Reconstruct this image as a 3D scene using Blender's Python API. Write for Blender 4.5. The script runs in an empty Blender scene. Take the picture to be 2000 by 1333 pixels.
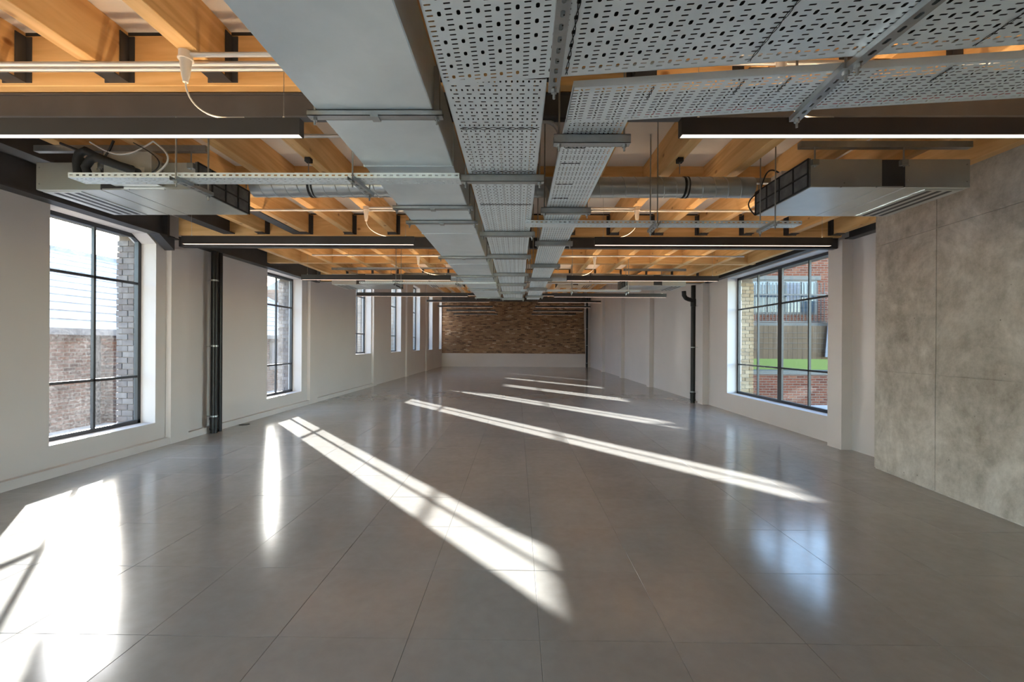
import bpy, math, random
from mathutils import Vector, Matrix
random.seed(7)
S = bpy.context.scene
COL = S.collection
R = math.radians

# ------------------------------------------------------------------ camera, world, sun, exposure
EYE = 1.3425                                   # camera height above the floor
cam = bpy.data.cameras.new('camera')
cam.sensor_width = 36.0
cam.lens = 840.49 / 2000 * 36
cam.shift_y = (672.6 - 666.5) / 2000
cam.clip_start = 0.02
cam_o = bpy.data.objects.new('camera', cam)
COL.objects.link(cam_o)
cam_o.location = (0, 0, EYE)
cam_o.rotation_mode = 'XYZ'
cam_o.matrix_world = Matrix.Translation((0, 0, EYE)) @ Matrix.Rotation(0.01155, 4, 'Z') @ Matrix.Rotation(R(90), 4, 'X') @ Matrix.Rotation(0.00556, 4, 'Z')
S.camera = cam_o

SUN_EL = math.atan(0.328)
SUN_H = Vector((-0.643, 0.766, 0)).normalized()            # horizontal direction towards the sun
w = bpy.data.worlds.new('sky'); S.world = w; w.use_nodes = True
nt = w.node_tree; nt.nodes.clear()
wo = nt.nodes.new('ShaderNodeOutputWorld'); wb = nt.nodes.new('ShaderNodeBackground')
sk = nt.nodes.new('ShaderNodeTexSky'); sk.sky_type = 'NISHITA'; sk.sun_disc = False
sk.sun_elevation = SUN_EL; sk.sun_rotation = math.atan2(SUN_H.x, SUN_H.y)
sk.air_density = 1.0; sk.dust_density = 0.6; sk.ozone_density = 1.0
wb.inputs['Strength'].default_value = 0.62
nt.links.new(sk.outputs[0], wb.inputs[0]); nt.links.new(wb.outputs[0], wo.inputs[0])

sun = bpy.data.lights.new('sun', 'SUN'); sun.energy = 11.0; sun.angle = R(0.6); sun.color = (1.0, 0.99, 0.97)
sun_o = bpy.data.objects.new('sun', sun); COL.objects.link(sun_o)
ds = (SUN_H * math.cos(SUN_EL) + Vector((0, 0, math.sin(SUN_EL))))
sun_o.rotation_euler = ds.to_track_quat('Z', 'Y').to_euler()
sun_o.location = (-20, 24, 12)

vs = S.view_settings
S.display_settings.display_device = 'sRGB'
vs.view_transform = 'Standard'; vs.look = 'None'; vs.gamma = 1.0; vs.use_curve_mapping = False
vs.exposure = 2.0
c = S.cycles
c.max_bounces = 9; c.diffuse_bounces = 5; c.glossy_bounces = 4; c.transparent_max_bounces = 16
c.use_adaptive_sampling = True; c.adaptive_threshold = 0.04
c.sample_clamp_indirect = 10.0; c.use_denoising = True
c.caustics_reflective = True; c.blur_glossy = 0.1

# ------------------------------------------------------------------ material helpers
def mat(name, col=(0.5, 0.5, 0.5), rough=0.5, metal=0.0, spec=0.5):
    m = bpy.data.materials.new(name); m.use_nodes = True
    b = m.node_tree.nodes['Principled BSDF']
    b.inputs['Base Color'].default_value = (*col, 1); b.inputs['Roughness'].default_value = rough
    b.inputs['Metallic'].default_value = metal; b.inputs['Specular IOR Level'].default_value = spec
    return m, m.node_tree, b
def N(t, kind, **kw):
    n = t.nodes.new('ShaderNode' + kind)
    for k, v in kw.items():
        if k in n.inputs: n.inputs[k].default_value = v
        else: setattr(n, k, v)
    return n
def ramp(t, fac, stops):
    r = t.nodes.new('ShaderNodeValToRGB'); e = r.color_ramp.elements
    while len(e) < len(stops): e.new(0.5)
    for i, (p, col) in enumerate(stops):
        e[i].position = p; e[i].color = (*col, 1) if len(col) == 3 else col
    t.links.new(fac, r.inputs[0]); return r.outputs[0]
def coords(t, scale=(1, 1, 1), kind='Object', rot=(0, 0, 0), loc=(0, 0, 0)):
    tc = N(t, 'TexCoord'); mp = N(t, 'Mapping')
    mp.inputs['Scale'].default_value = scale; mp.inputs['Rotation'].default_value = rot; mp.inputs['Location'].default_value = loc
    t.links.new(tc.outputs[kind], mp.inputs[0]); return mp.outputs[0]
def world_pos(t, scale=(1, 1, 1), rot=(0, 0, 0)):
    g = N(t, 'NewGeometry'); mp = N(t, 'Mapping'); mp.inputs['Scale'].default_value = scale; mp.inputs['Rotation'].default_value = rot
    t.links.new(g.outputs['Position'], mp.inputs[0]); return mp.outputs[0]
def noise(t, vec, scale, detail=4, rough=0.55, dist=0.0):
    n = N(t, 'TexNoise'); n.inputs['Scale'].default_value = scale; n.inputs['Detail'].default_value = detail
    n.inputs['Roughness'].default_value = rough; n.inputs['Distortion'].default_value = dist
    t.links.new(vec, n.inputs['Vector']); return n.outputs['Fac']
def mixc(t, fac, a, b, mode='MIX'):
    m = N(t, 'Mix', data_type='RGBA', blend_type=mode)
    for sock, v in ((m.inputs[0], fac), (m.inputs[6], a), (m.inputs[7], b)):
        if hasattr(v, 'links') or hasattr(v, 'is_output'): t.links.new(v, sock)
        else: sock.default_value = v if isinstance(v, (int, float)) else (*v, 1)
    return m.outputs[2]
def bump(t, b, h, strength=0.2, dist=0.01):
    n = N(t, 'Bump'); n.inputs['Strength'].default_value = strength; n.inputs['Distance'].default_value = dist
    t.links.new(h, n.inputs['Height']); t.links.new(n.outputs[0], b.inputs['Normal'])

M = {}
m, t, b = mat('white_plaster', (0.80, 0.765, 0.725), 0.75, spec=0.25)
v = world_pos(t); f = noise(t, v, 0.8, 5)
t.links.new(ramp(t, f, [(0.3, (0.635, 0.585, 0.555)), (0.7, (0.67, 0.62, 0.59))]), b.inputs['Base Color'])
bump(t, b, noise(t, v, 60, 3), 0.06, 0.004); M['plaster'] = m
m, t, b = mat('white_soffit_board', (0.82, 0.78, 0.74), 0.8, spec=0.2); M['soffit'] = m
v = world_pos(t); bump(t, b, noise(t, v, 40, 2), 0.04, 0.003)

def wood(name, scale, rot=(0, 0, 0)):
    m, t, b = mat(name, (0.7, 0.4, 0.14), 0.5, spec=0.3)
    oi = N(t, 'ObjectInfo')
    g = N(t, 'NewGeometry'); add = N(t, 'VectorMath', operation='ADD'); mul = N(t, 'VectorMath', operation='SCALE')
    mul.inputs['Scale'].default_value = 37.0
    cx = N(t, 'CombineXYZ'); [t.links.new(oi.outputs['Random'], cx.inputs[k]) for k in range(3)]
    t.links.new(cx.outputs[0], mul.inputs[0]); t.links.new(g.outputs['Position'], add.inputs[0]); t.links.new(mul.outputs[0], add.inputs[1])
    mp = N(t, 'Mapping'); mp.inputs['Scale'].default_value = scale; t.links.new(add.outputs[0], mp.inputs[0])
    v = mp.outputs[0]
    wv = N(t, 'TexNoise'); wv.inputs['Scale'].default_value = 1.0; wv.inputs['Detail'].default_value = 3; wv.inputs['Distortion'].default_value = 0.9
    t.links.new(v, wv.inputs['Vector'])
    rings = N(t, 'Math', operation='MULTIPLY'); rings.inputs[1].default_value = 26.0; t.links.new(wv.outputs['Fac'], rings.inputs[0])
    sn = N(t, 'Math', operation='SINE'); t.links.new(rings.outputs[0], sn.inputs[0])
    ab = N(t, 'MapRange'); ab.inputs['From Min'].default_value = -1; t.links.new(sn.outputs[0], ab.inputs['Value'])
    base = ramp(t, ab.outputs[0], [(0.0, (0.66, 0.385, 0.150)), (0.55, (0.76, 0.475, 0.205)), (1.0, (0.82, 0.535, 0.245))])
    fine = noise(t, v, 9, 3)
    base = mixc(t, 0.22, base, ramp(t, fine, [(0.3, (0.56, 0.30, 0.10)), (0.7, (0.85, 0.57, 0.27))]))
    vo = N(t, 'TexVoronoi'); vo.inputs['Scale'].default_value = 3.4
    mp2 = N(t, 'Mapping'); mp2.inputs['Scale'].default_value = tuple(1.0 if s < 1.5 else 1.6 for s in scale); t.links.new(add.outputs[0], mp2.inputs[0])
    t.links.new(mp2.outputs[0], vo.inputs['Vector'])
    kn = ramp(t, vo.outputs['Distance'], [(0.0, (1, 1, 1)), (0.06, (0.75, 0.75, 0.75)), (0.115, (0, 0, 0))])
    base = mixc(t, kn, base, (0.27, 0.105, 0.03))
    var = ramp(t, oi.outputs['Random'], [(0, (0.92, 0.9, 0.88)), (1, (1.04, 1.03, 1.0))])
    base = mixc(t, 1.0, base, var, 'MULTIPLY')
    t.links.new(base, b.inputs['Base Color'])
    return m
M['wood_y'] = wood('pine_grain_along_joist', (5.0, 0.55, 5.0))
M['wood_x'] = wood('pine_grain_along_beam', (0.55, 5.0, 5.0))

m, t, b = mat('anthracite_steel', (0.035, 0.033, 0.035), 0.45, 0.0, 0.5)
v = world_pos(t); f = noise(t, v, 3, 4)
t.links.new(ramp(t, f, [(0.3, (0.036, 0.034, 0.036)), (0.7, (0.06, 0.058, 0.06))]), b.inputs['Base Color']); M['steel'] = m
M['black'] = mat('black_powder_coat', (0.040, 0.036, 0.036), 0.45)[0]
M['blackpipe'] = mat('black_painted_pipe', (0.014, 0.0135, 0.015), 0.35, 0, 0.35)[0]
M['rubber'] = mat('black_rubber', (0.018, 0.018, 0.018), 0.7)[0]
M['frame'] = mat('dark_window_frame', (0.030, 0.031, 0.036), 0.4)[0]

def galv(name, lo, hi, rough, metal, sc=4):
    m, t, b = mat(name, lo, rough, metal)
    v = world_pos(t); f = noise(t, v, sc, 6, 0.6, 0.4)
    t.links.new(ramp(t, f, [(0.3, lo), (0.7, hi)]), b.inputs['Base Color'])
    rr = N(t, 'MapRange'); rr.inputs['To Min'].default_value = rough - 0.06; rr.inputs['To Max'].default_value = rough + 0.08
    t.links.new(noise(t, v, sc * 2, 4), rr.inputs['Value']); t.links.new(rr.outputs[0], b.inputs['Roughness'])
    return m
M['duct'] = galv('galvanised_sheet', (0.69, 0.765, 0.785), (0.78, 0.85, 0.87), 0.36, 0.45)
M['spiral'] = galv('galvanised_spiral_tube', (0.42, 0.44, 0.44), (0.52, 0.54, 0.54), 0.30, 0.8)
M['tray'] = galv('galvanised_tray', (0.73, 0.815, 0.845), (0.81, 0.89, 0.915), 0.42, 0.5, 9)
M['zinc'] = galv('zinc_strut', (0.33, 0.345, 0.345), (0.43, 0.445, 0.445), 0.34, 0.8, 12)
M['fcu'] = galv('fan_coil_casing', (0.58, 0.60, 0.58), (0.66, 0.68, 0.66), 0.30, 0.8, 3)
M['conduit'] = mat('galvanised_conduit', (0.60, 0.59, 0.57), 0.38, 0.6)[0]
M['plastic'] = mat('white_plastic', (0.70, 0.64, 0.57), 0.4)[0]
M['redcable'] = mat('red_cable', (0.5, 0.03, 0.03), 0.5)[0]
M['cable'] = mat('black_cable', (0.02, 0.02, 0.022), 0.55)[0]
M['whitecable'] = mat('white_cable', (0.72, 0.70, 0.66), 0.5)[0]
m, t, b = mat('filter_mesh', (0.05, 0.05, 0.05), 0.8)
v = world_pos(t); f = noise(t, v, 9, 4)
t.links.new(ramp(t, f, [(0.3, (0.07, 0.07, 0.07)), (0.7, (0.17, 0.17, 0.165))]), b.inputs['Base Color']); M['filter'] = m

# polished grey floor panels
m, t, b = mat('polished_grey_floor', (0.27, 0.27, 0.255), 0.2, 0.0, 0.85)
v = world_pos(t); oi = N(t, 'ObjectInfo')
f1 = noise(t, v, 1.6, 6, 0.6, 0.8); f2 = noise(t, v, 14, 4)
colr = ramp(t, f1, [(0.25, (0.315, 0.295, 0.27)), (0.75, (0.395, 0.372, 0.342))])
colr = mixc(t, 0.25, colr, ramp(t, f2, [(0.3, (0.28, 0.27, 0.255)), (0.7, (0.41, 0.395, 0.375))]))
colr = mixc(t, 1.0, colr, ramp(t, oi.outputs['Random'], [(0, (0.96, 0.96, 0.96)), (1, (1.03, 1.03, 1.03))]), 'MULTIPLY')
t.links.new(colr, b.inputs['Base Color'])
rr = N(t, 'MapRange'); rr.inputs['To Min'].default_value = 0.11; rr.inputs['To Max'].default_value = 0.20
t.links.new(noise(t, v, 3.5, 5, 0.6, 1.0), rr.inputs['Value']); t.links.new(rr.outputs[0], b.inputs['Roughness'])
bump(t, b, noise(t, v, 2.2, 2), 0.10, 0.006); M['floor'] = m
M['joint'] = mat('floor_joint', (0.16, 0.16, 0.155), 0.6)[0]

# board-marked concrete
m, t, b = mat('fair_faced_concrete', (0.4, 0.37, 0.33), 0.6, spec=0.35)
v = world_pos(t); f1 = noise(t, v, 1.5, 10, 0.72, 0.8); f2 = noise(t, v, 8.0, 8, 0.75); f3 = noise(t, world_pos(t, (5, 5, 1.6)), 1.6, 6, 0.7)
colr = ramp(t, f1, [(0.36, (0.27, 0.235, 0.19)), (0.5, (0.50, 0.455, 0.39)), (0.62, (0.78, 0.73, 0.66))])
colr = mixc(t, 0.45, colr, ramp(t, f2, [(0.36, (0.27, 0.235, 0.185)), (0.64, (0.76, 0.71, 0.63))]))
colr = mixc(t, 0.25, colr, ramp(t, f3, [(0.32, (0.28, 0.25, 0.205)), (0.68, (0.64, 0.60, 0.54))]))
vo = N(t, 'TexVoronoi'); vo.inputs['Scale'].default_value = 7.0; t.links.new(v, vo.inputs['Vector'])
pit = ramp(t, vo.outputs['Distance'], [(0.0, (1, 1, 1)), (0.03, (1, 1, 1)), (0.05, (0, 0, 0))])
colr = mixc(t, pit, colr, (0.2, 0.18, 0.15)); t.links.new(colr, b.inputs['Base Color'])
bump(t, b, f2, 0.25, 0.01); M['concrete'] = m

def brick(name, plane, pal, mortar, bw=0.215, bh=0.065, seed=0.0, msize=0.010):
    m, t, b = mat(name, pal[0], 0.85, spec=0.15)
    g = N(t, 'NewGeometry'); sx = N(t, 'SeparateXYZ'); cb = N(t, 'CombineXYZ')
    t.links.new(g.outputs['Position'], sx.inputs[0])
    t.links.new(sx.outputs[plane[0]], cb.inputs[0]); t.links.new(sx.outputs[plane[1]], cb.inputs[1])
    br = N(t, 'TexBrick'); br.inputs['Scale'].default_value = 1.0; br.inputs['Brick Width'].default_value = bw + 0.01
    br.inputs['Row Height'].default_value = bh + 0.01; br.inputs['Mortar Size'].default_value = msize; br.inputs['Mortar Smooth'].default_value = 0.2
    br.inputs['Color1'].default_value = (0, 0, 0, 1); br.inputs['Color2'].default_value = (1, 1, 1, 1); br.inputs['Mortar'].default_value = (0.5, 0.5, 0.5, 1)
    t.links.new(cb.outputs[0], br.inputs['Vector'])
    n = len(pal) - 1
    colr = ramp(t, br.outputs['Color'], [(i / n, p) for i, p in enumerate(pal)])
    big = noise(t, cb.outputs[0], 0.7, 4, 0.6); sm = noise(t, cb.outputs[0], 18, 3)
    colr = mixc(t, 1.0, colr, ramp(t, big, [(0.25, (0.72, 0.72, 0.74)), (0.75, (1.18, 1.15, 1.1))]), 'MULTIPLY')
    colr = mixc(t, 0.5, colr, ramp(t, sm, [(0.3, (0.6, 0.6, 0.6)), (0.7, (1.25, 1.25, 1.25))]), 'MULTIPLY')
    colr = mixc(t, br.outputs['Fac'], colr, mortar); t.links.new(colr, b.inputs['Base Color'])
    inv = N(t, 'Math', operation='SUBTRACT'); inv.inputs[0].default_value = 1.0; t.links.new(br.outputs['Fac'], inv.inputs[1])
    bump(t, b, inv.outputs[0], 0.5, 0.008)
    return m
BP = [(0.15, 0.075, 0.045), (0.31, 0.18, 0.10), (0.38, 0.235, 0.13), (0.27, 0.14, 0.08), (0.42, 0.27, 0.155), (0.34, 0.205, 0.11), (0.09, 0.055, 0.04), (0.36, 0.21, 0.115), (0.60, 0.47, 0.34)]
M['brick_back'] = brick('old_brown_brick', (0, 2), BP, (0.28, 0.20, 0.14))
M['brick_left'] = brick('red_brown_brick', (1, 2), [(0.07, 0.034, 0.024), (0.16, 0.072, 0.044), (0.125, 0.06, 0.04), (0.19, 0.09, 0.054), (0.09, 0.047, 0.033)], (0.17, 0.14, 0.11))
M['brick_right'] = brick('red_facade_brick', (0, 2), [(0.10, 0.030, 0.018), (0.16, 0.05, 0.028), (0.125, 0.042, 0.026), (0.185, 0.07, 0.04)], (0.15, 0.115, 0.09))
M['brick_out'] = brick('outer_leaf_brick', (1, 2), [(0.15, 0.11, 0.08), (0.22, 0.165, 0.12), (0.18, 0.135, 0.1)], (0.2, 0.18, 0.15))
def brickpiece(name, a, bb):
    m, t, b = mat(name, a, 0.85, spec=0.15)
    oi = N(t, 'ObjectInfo'); v = world_pos(t); f = noise(t, v, 14, 4)
    colr = mixc(t, oi.outputs['Random'], a, bb)
    colr = mixc(t, 0.6, colr, ramp(t, f, [(0.3, (0.6, 0.6, 0.62)), (0.7, (1.2, 1.2, 1.18))]), 'MULTIPLY')
    t.links.new(colr, b.inputs['Base Color']); bump(t, b, f, 0.4, 0.006); return m
M['stock'] = brickpiece('grey_stock_brick', (0.15, 0.115, 0.10), (0.25, 0.215, 0.195))
M['tan'] = brickpiece('tan_stock_brick', (0.24, 0.16, 0.09), (0.36, 0.265, 0.165))
M['mortar'] = mat('lime_mortar', (0.42, 0.37, 0.31), 0.9, spec=0.1)[0]

# glass: clear with a fresnel reflection and a little dust
def glass(name, dust):
    m = bpy.data.materials.new(name); m.use_nodes = True; t = m.node_tree; t.nodes.clear()
    o = N(t, 'OutputMaterial'); tr = N(t, 'BsdfTransparent'); gl = N(t, 'BsdfGlossy'); gl.inputs['Roughness'].default_value = 0.02
    tr.inputs['Color'].default_value = (0.95, 0.97, 0.97, 1)
    lw = N(t, 'LayerWeight'); pw = N(t, 'Math', operation='POWER'); pw.inputs[1].default_value = 5.0; t.links.new(lw.outputs['Facing'], pw.inputs[0])
    fr = N(t, 'Math', operation='MULTIPLY_ADD'); fr.inputs[1].default_value = 0.96; fr.inputs[2].default_value = 0.04; t.links.new(pw.outputs[0], fr.inputs[0])
    mx = N(t, 'MixShader'); t.links.new(fr.outputs[0], mx.inputs[0]); t.links.new(tr.outputs[0], mx.inputs[1]); t.links.new(gl.outputs[0], mx.inputs[2])
    out = mx.outputs[0]
    if dust:
        d = N(t, 'BsdfTranslucent'); d.inputs['Color'].default_value = (0.9, 0.88, 0.85, 1)
        v = world_pos(t); f = noise(t, v, 45, 4, 0.7); f2 = noise(t, v, 2.5, 3)
        r1 = ramp(t, f, [(0.42, (0.25, 0.25, 0.25)), (0.72, (1, 1, 1))]); r2 = ramp(t, f2, [(0.3, (0.4, 0.4, 0.4)), (0.7, (1, 1, 1))])
        mm = mixc(t, 1.0, r1, r2, 'MULTIPLY')
        sc = N(t, 'Math', operation='MULTIPLY'); sc.inputs[1].default_value = dust; t.links.new(mm, sc.inputs[0])
        mx2 = N(t, 'MixShader'); t.links.new(sc.outputs[0], mx2.inputs[0]); t.links.new(out, mx2.inputs[1]); t.links.new(d.outputs[0], mx2.inputs[2]); out = mx2.outputs[0]
    t.links.new(out, o.inputs['Surface']); return m
M['glass'] = glass('clear_glass', 0.0); M['glass_dusty'] = glass('dusty_glass', 0.05)

def emis(name, col, s):
    m = bpy.data.materials.new(name); m.use_nodes = True; b = m.node_tree.nodes['Principled BSDF']
    b.inputs['Base Color'].default_value = (0.9, 0.85, 0.8, 1)
    b.inputs['Emission Color'].default_value = (*col, 1); b.inputs['Emission Strength'].default_value = s; return m, m.node_tree, b
m, t, b = emis('led_strip', (1.0, 0.72, 0.55), 0.55); M['led'] = m
m, t, b = emis('led_uplight', (1.0, 0.70, 0.42), 8.0); M['led_up'] = m

# ------------------------------------------------------------------ mesh helpers
def skew(v):                                   # the left wall closes in slightly towards the far end
    return (v[0] + 0.0085 * max(0.0, v[1] - 6.0), v[1], v[2])
LOC = {}
class MB:
    def __init__(s, fn=None): s.v = []; s.f = []; s.fn = fn
    def add(s, vs, fs):
        n = len(s.v); s.v += [tuple(p) for p in vs]; s.f += [tuple(i + n for i in q) for q in fs]; return s
    def box(s, x0, x1, y0, y1, z0, z1):
        return s.add([(x0, y0, z0), (x1, y0, z0), (x1, y1, z0), (x0, y1, z0), (x0, y0, z1), (x1, y0, z1), (x1, y1, z1), (x0, y1, z1)],
                     [(0, 3, 2, 1), (4, 5, 6, 7), (0, 1, 5, 4), (1, 2, 6, 5), (2, 3, 7, 6), (3, 0, 4, 7)])
    def cbox(s, x0, x1, y0, y1, z0, z1, e):     # box with chamfered edges (chamfer on every edge via 3 inset shells)
        p = []
        for (zz, d) in ((z0, e), (z0 + e, 0), (z1 - e, 0), (z1, e)):
            a, b2, c2, d2 = x0 + d, x1 - d, y0 + d, y1 - d
            p += [(a, c2, zz), (b2, c2, zz), (b2, d2, zz), (a, d2, zz)]
        f = [(0, 3, 2, 1), (12, 13, 14, 15)]
        for k in range(3):
            for i in range(4):
                f.append((4 * k + i, 4 * k + (i + 1) % 4, 4 * k + 4 + (i + 1) % 4, 4 * k + 4 + i))
        return s.add(p, f)
    def prism(s, poly, axis, a0, a1):           # polygon extruded along an axis
        n = len(poly); put = {'x': lambda p, a: (a, p[0], p[1]), 'y': lambda p, a: (p[0], a, p[1]), 'z': lambda p, a: (p[0], p[1], a)}[axis]
        vs = [put(p, a0) for p in poly] + [put(p, a1) for p in poly]
        fs = [tuple(range(n - 1, -1, -1)), tuple(range(n, 2 * n))] + [(i, (i + 1) % n, n + (i + 1) % n, n + i) for i in range(n)]
        return s.add(vs, fs)
    def tube(s, pts, r, n=8, caps=True):
        pts = [Vector(p) for p in pts]; rings = []; up = None
        for i, p in enumerate(pts):
            d = (pts[min(i + 1, len(pts) - 1)] - pts[max(i - 1, 0)]).normalized()
            if up is None: up = Vector((0, 0, 1)) if abs(d.z) < 0.9 else Vector((1, 0, 0))
            a = d.cross(up).normalized(); up = a.cross(d).normalized()
            rr = r[i] if isinstance(r, (list, tuple)) else r
            rings.append([p + a * math.cos(2 * math.pi * k / n) * rr + up * math.sin(2 * math.pi * k / n) * rr for k in range(n)])
        vs = [q for ring in rings for q in ring]; fs = []
        for i in range(len(pts) - 1):
            for k in range(n): fs.append((i * n + k, i * n + (k + 1) % n, (i + 1) * n + (k + 1) % n, (i + 1) * n + k))
        if caps: fs += [tuple(range(n - 1, -1, -1)), tuple((len(pts) - 1) * n + k for k in range(n))]
        return s.add(vs, fs)
    def build(s, name, m, parent=None, smooth=False, origin=None):
        o3 = Vector(origin) if origin else (LOC[parent.name] if parent else Vector((0, 0, 0)))
        pl = LOC[parent.name] if parent else Vector((0, 0, 0))
        vs = [s.fn(p) for p in s.v] if s.fn else s.v
        me = bpy.data.meshes.new(name); me.from_pydata([Vector(p) - o3 for p in vs], [], s.f); me.update()
        if smooth: me.polygons.foreach_set('use_smooth', [True] * len(me.polygons))
        me.materials.append(M[m] if isinstance(m, str) else m)
        o = bpy.data.objects.new(name, me); COL.objects.link(o)
        o.location = o3 - pl if parent else o3; o.parent = parent
        LOC[o.name] = o3; return o
def tag(o, label=None, cat=None, group=None, kind=None):
    for k, v in (('label', label), ('category', cat), ('group', group), ('kind', kind)):
        if v: o[k] = v
    return o
def thing(name, loc, label, cat, group=None, kind=None):
    o = bpy.data.objects.new(name, None); o.empty_display_size = 0.1; COL.objects.link(o); o.location = loc
    LOC[o.name] = Vector(loc); return tag(o, label, cat, group, kind)
def copy_tree(o, parent=None, loc=None):
    q = o.copy(); COL.objects.link(q); q.parent = parent
    if loc is not None: q.location = loc
    for ch in list(o.children): copy_tree(ch, q)
    return q
def shaded(o, angle=35):                        # smooth shading with sharp edges kept
    me = o.data; me.polygons.foreach_set('use_smooth', [True] * len(me.polygons)); me.set_sharp_from_angle(angle=R(angle)); return o
ORD = ['nearest', 'second', 'third', 'fourth', 'fifth', 'sixth', 'seventh', 'eighth', 'ninth', 'tenth']

# ------------------------------------------------------------------ floor
XL, XR, YB, YF = -4.62, 4.33, -3.6, 25.5
ZJ, ZD, ZHI = 2.77, 3.04, 4.40                  # joist underside, low deck, high deck
floor = tag(MB().box(-4.95, 4.5, YB - 0.3, YF + 0.3, -0.25, -0.012).build('floor', 'joint'), 'polished grey raised floor of large square panels', 'floor', kind='structure')
TX, TY = -1.6887, 1.9524
pm = MB().cbox(-0.2993, 0.2993, -0.2993, 0.2993, -0.012, 0.0, 0.0011)
me0 = None; cells = []
for i in range(-6, 12):
    for j in range(-10, 41):
        x0, x1 = TX + 0.6 * i, TX + 0.6 * (i + 1); y0, y1 = TY + 0.6 * j, TY + 0.6 * (j + 1)
        if x1 < XL - 0.05 or x0 > XR + 0.1 or y0 > YF or y1 < YB: continue
        cells.append((i, j, (x0 + x1) / 2, (y0 + y1) / 2))
def seen(cx, cy):
    if cy < 1.25: return -1.0
    u = 1009 + 840 * cx / cy
    return 1.0 / cy if -60 < u < 2060 else -1.0
cells.sort(key=lambda q: -seen(q[2], q[3]))
rest = MB()
for k, (i, j, cx, cy) in enumerate(cells):
    if k < 290 and seen(cx, cy) > 0:
        if me0 is None:
            o = pm.build('floor_panel', 'floor'); me0 = o.data
        else:
            o = bpy.data.objects.new('floor_panel', me0); COL.objects.link(o)
        o.parent = floor; o.location = (cx, cy, random.uniform(-0.0008, 0.0003))
    else:
        z = random.uniform(-0.0008, 0.0003); g = 0.2993; e = 0.0011
        n = len(rest.v)
        rest.add([(cx + a * (g - d), cy + b2 * (g - d), zz + z) for zz, d in ((-0.012, 0), (-e, 0), (0, e)) for a, b2 in ((-1, -1), (1, -1), (1, 1), (-1, 1))],
                 [(8, 9, 10, 11)] + [(4 * q + a, 4 * q + (a + 1) % 4, 4 * q + 4 + (a + 1) % 4, 4 * q + 4 + a) for q in range(2) for a in range(4)])
tag(rest.build('floor_panel_field', 'floor', floor), kind='stuff')

# ------------------------------------------------------------------ walls
def wall_boxes(mb, xa, xb, y0, y1, z0, z1, holes):
    holes = sorted(holes); y = y0
    for (a, bb, lo, hi) in holes:
        mb.box(xa, xb, y, a, z0, z1); mb.box(xa, xb, a, bb, z0, lo); mb.box(xa, xb, a, bb, hi, z1); y = bb
    mb.box(xa, xb, y, y1, z0, z1); return mb
LW = [(-3.0, -1.75, 0.31, 2.70), (0.55, 1.80, 0.31, 2.70), (4.20, 5.45, 0.31, 2.70), (7.88, 9.13, 0.31, 2.70),
      (12.14, 13.38, 1.03, 3.9), (15.46, 16.74, 1.03, 3.9), (18.62, 19.9, 1.03, 3.9), (21.66, 22.72, 1.03, 3.9), (24.62, 25.36, 1.03, 3.9)]
RW = [(5.98, 8.91, 0.36, 2.72)]
wl = wall_boxes(MB(skew), -4.90, XL, YB - 0.3, YF + 0.3, -0.3, ZHI + 0.3, LW)
for (a, bb, lo, hi) in LW:
    if hi < 3 and bb < 6: wl.prism([(bb + 0.0, hi), (bb + 0.0, hi - 0.10), (bb - 0.14, hi)], 'x', -4.90, XL)      # haunched head
wall_left = tag(wl.build('wall_left', 'plaster'), 'white plastered side wall with the row of deep windows', 'wall', kind='structure')
ow = wall_boxes(MB(skew), -5.12, -4.90, YB - 0.3, YF + 0.3, -0.6, ZHI + 0.3, [(a - 0.0, bb + 0.02, lo - 0.06, hi) for a, bb, lo, hi in LW])
ow.build('outer_leaf', 'brick_out', wall_left)
def pilaster(mb, x0, x1, y0, y1, z1): return mb.box(x0, x1, y0, y1, 0, z1)
for (a, bb) in ((1.72, 2.03), (5.61, 5.92), (9.36, 9.71), (13.44, 13.72), (17.38, 17.68), (21.02, 21.4)):
    pilaster(MB(skew), XL - 0.02, -4.55, a, bb, ZHI if bb > 9.8 else 2.60 if a > 5 and bb < 9 else 2.74).build('pilaster', 'plaster', wall_left)
for (a, bb) in ((YB, 1.72), (2.03, 5.61), (5.92, 9.36), (9.71, 13.44)):
    MB(skew).box(XL - 0.02, -4.556, a, bb, 0, 0.09).build('plinth', 'plaster', wall_left)

wr = wall_boxes(MB(), XR, 4.62, YB - 0.3, YF + 0.3, -0.3, ZHI + 0.3, RW)
wall_right = tag(wr.build('wall_right', 'plaster'), 'white plastered side wall with one wide window and pilasters', 'wall', kind='structure')
wall_boxes(MB(), 4.62, 4.86, YB - 0.3, YF + 0.3, -0.6, ZHI + 0.3, [(a, bb + 0.02, lo - 0.06, hi) for a, bb, lo, hi in RW]).build('outer_leaf', 'brick_out', wall_right)
for (a, bb) in ((5.60, 5.85), (9.76, 10.02), (13.67, 13.95), (17.36, 17.62), (21.2, 21.45)):
    pilaster(MB(), 4.19, XR + 0.02, a, bb, ZHI if bb > 10.1 else ZJ - 0.05 if a < 6 else 2.735).build('pilaster', 'plaster', wall_right)

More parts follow.
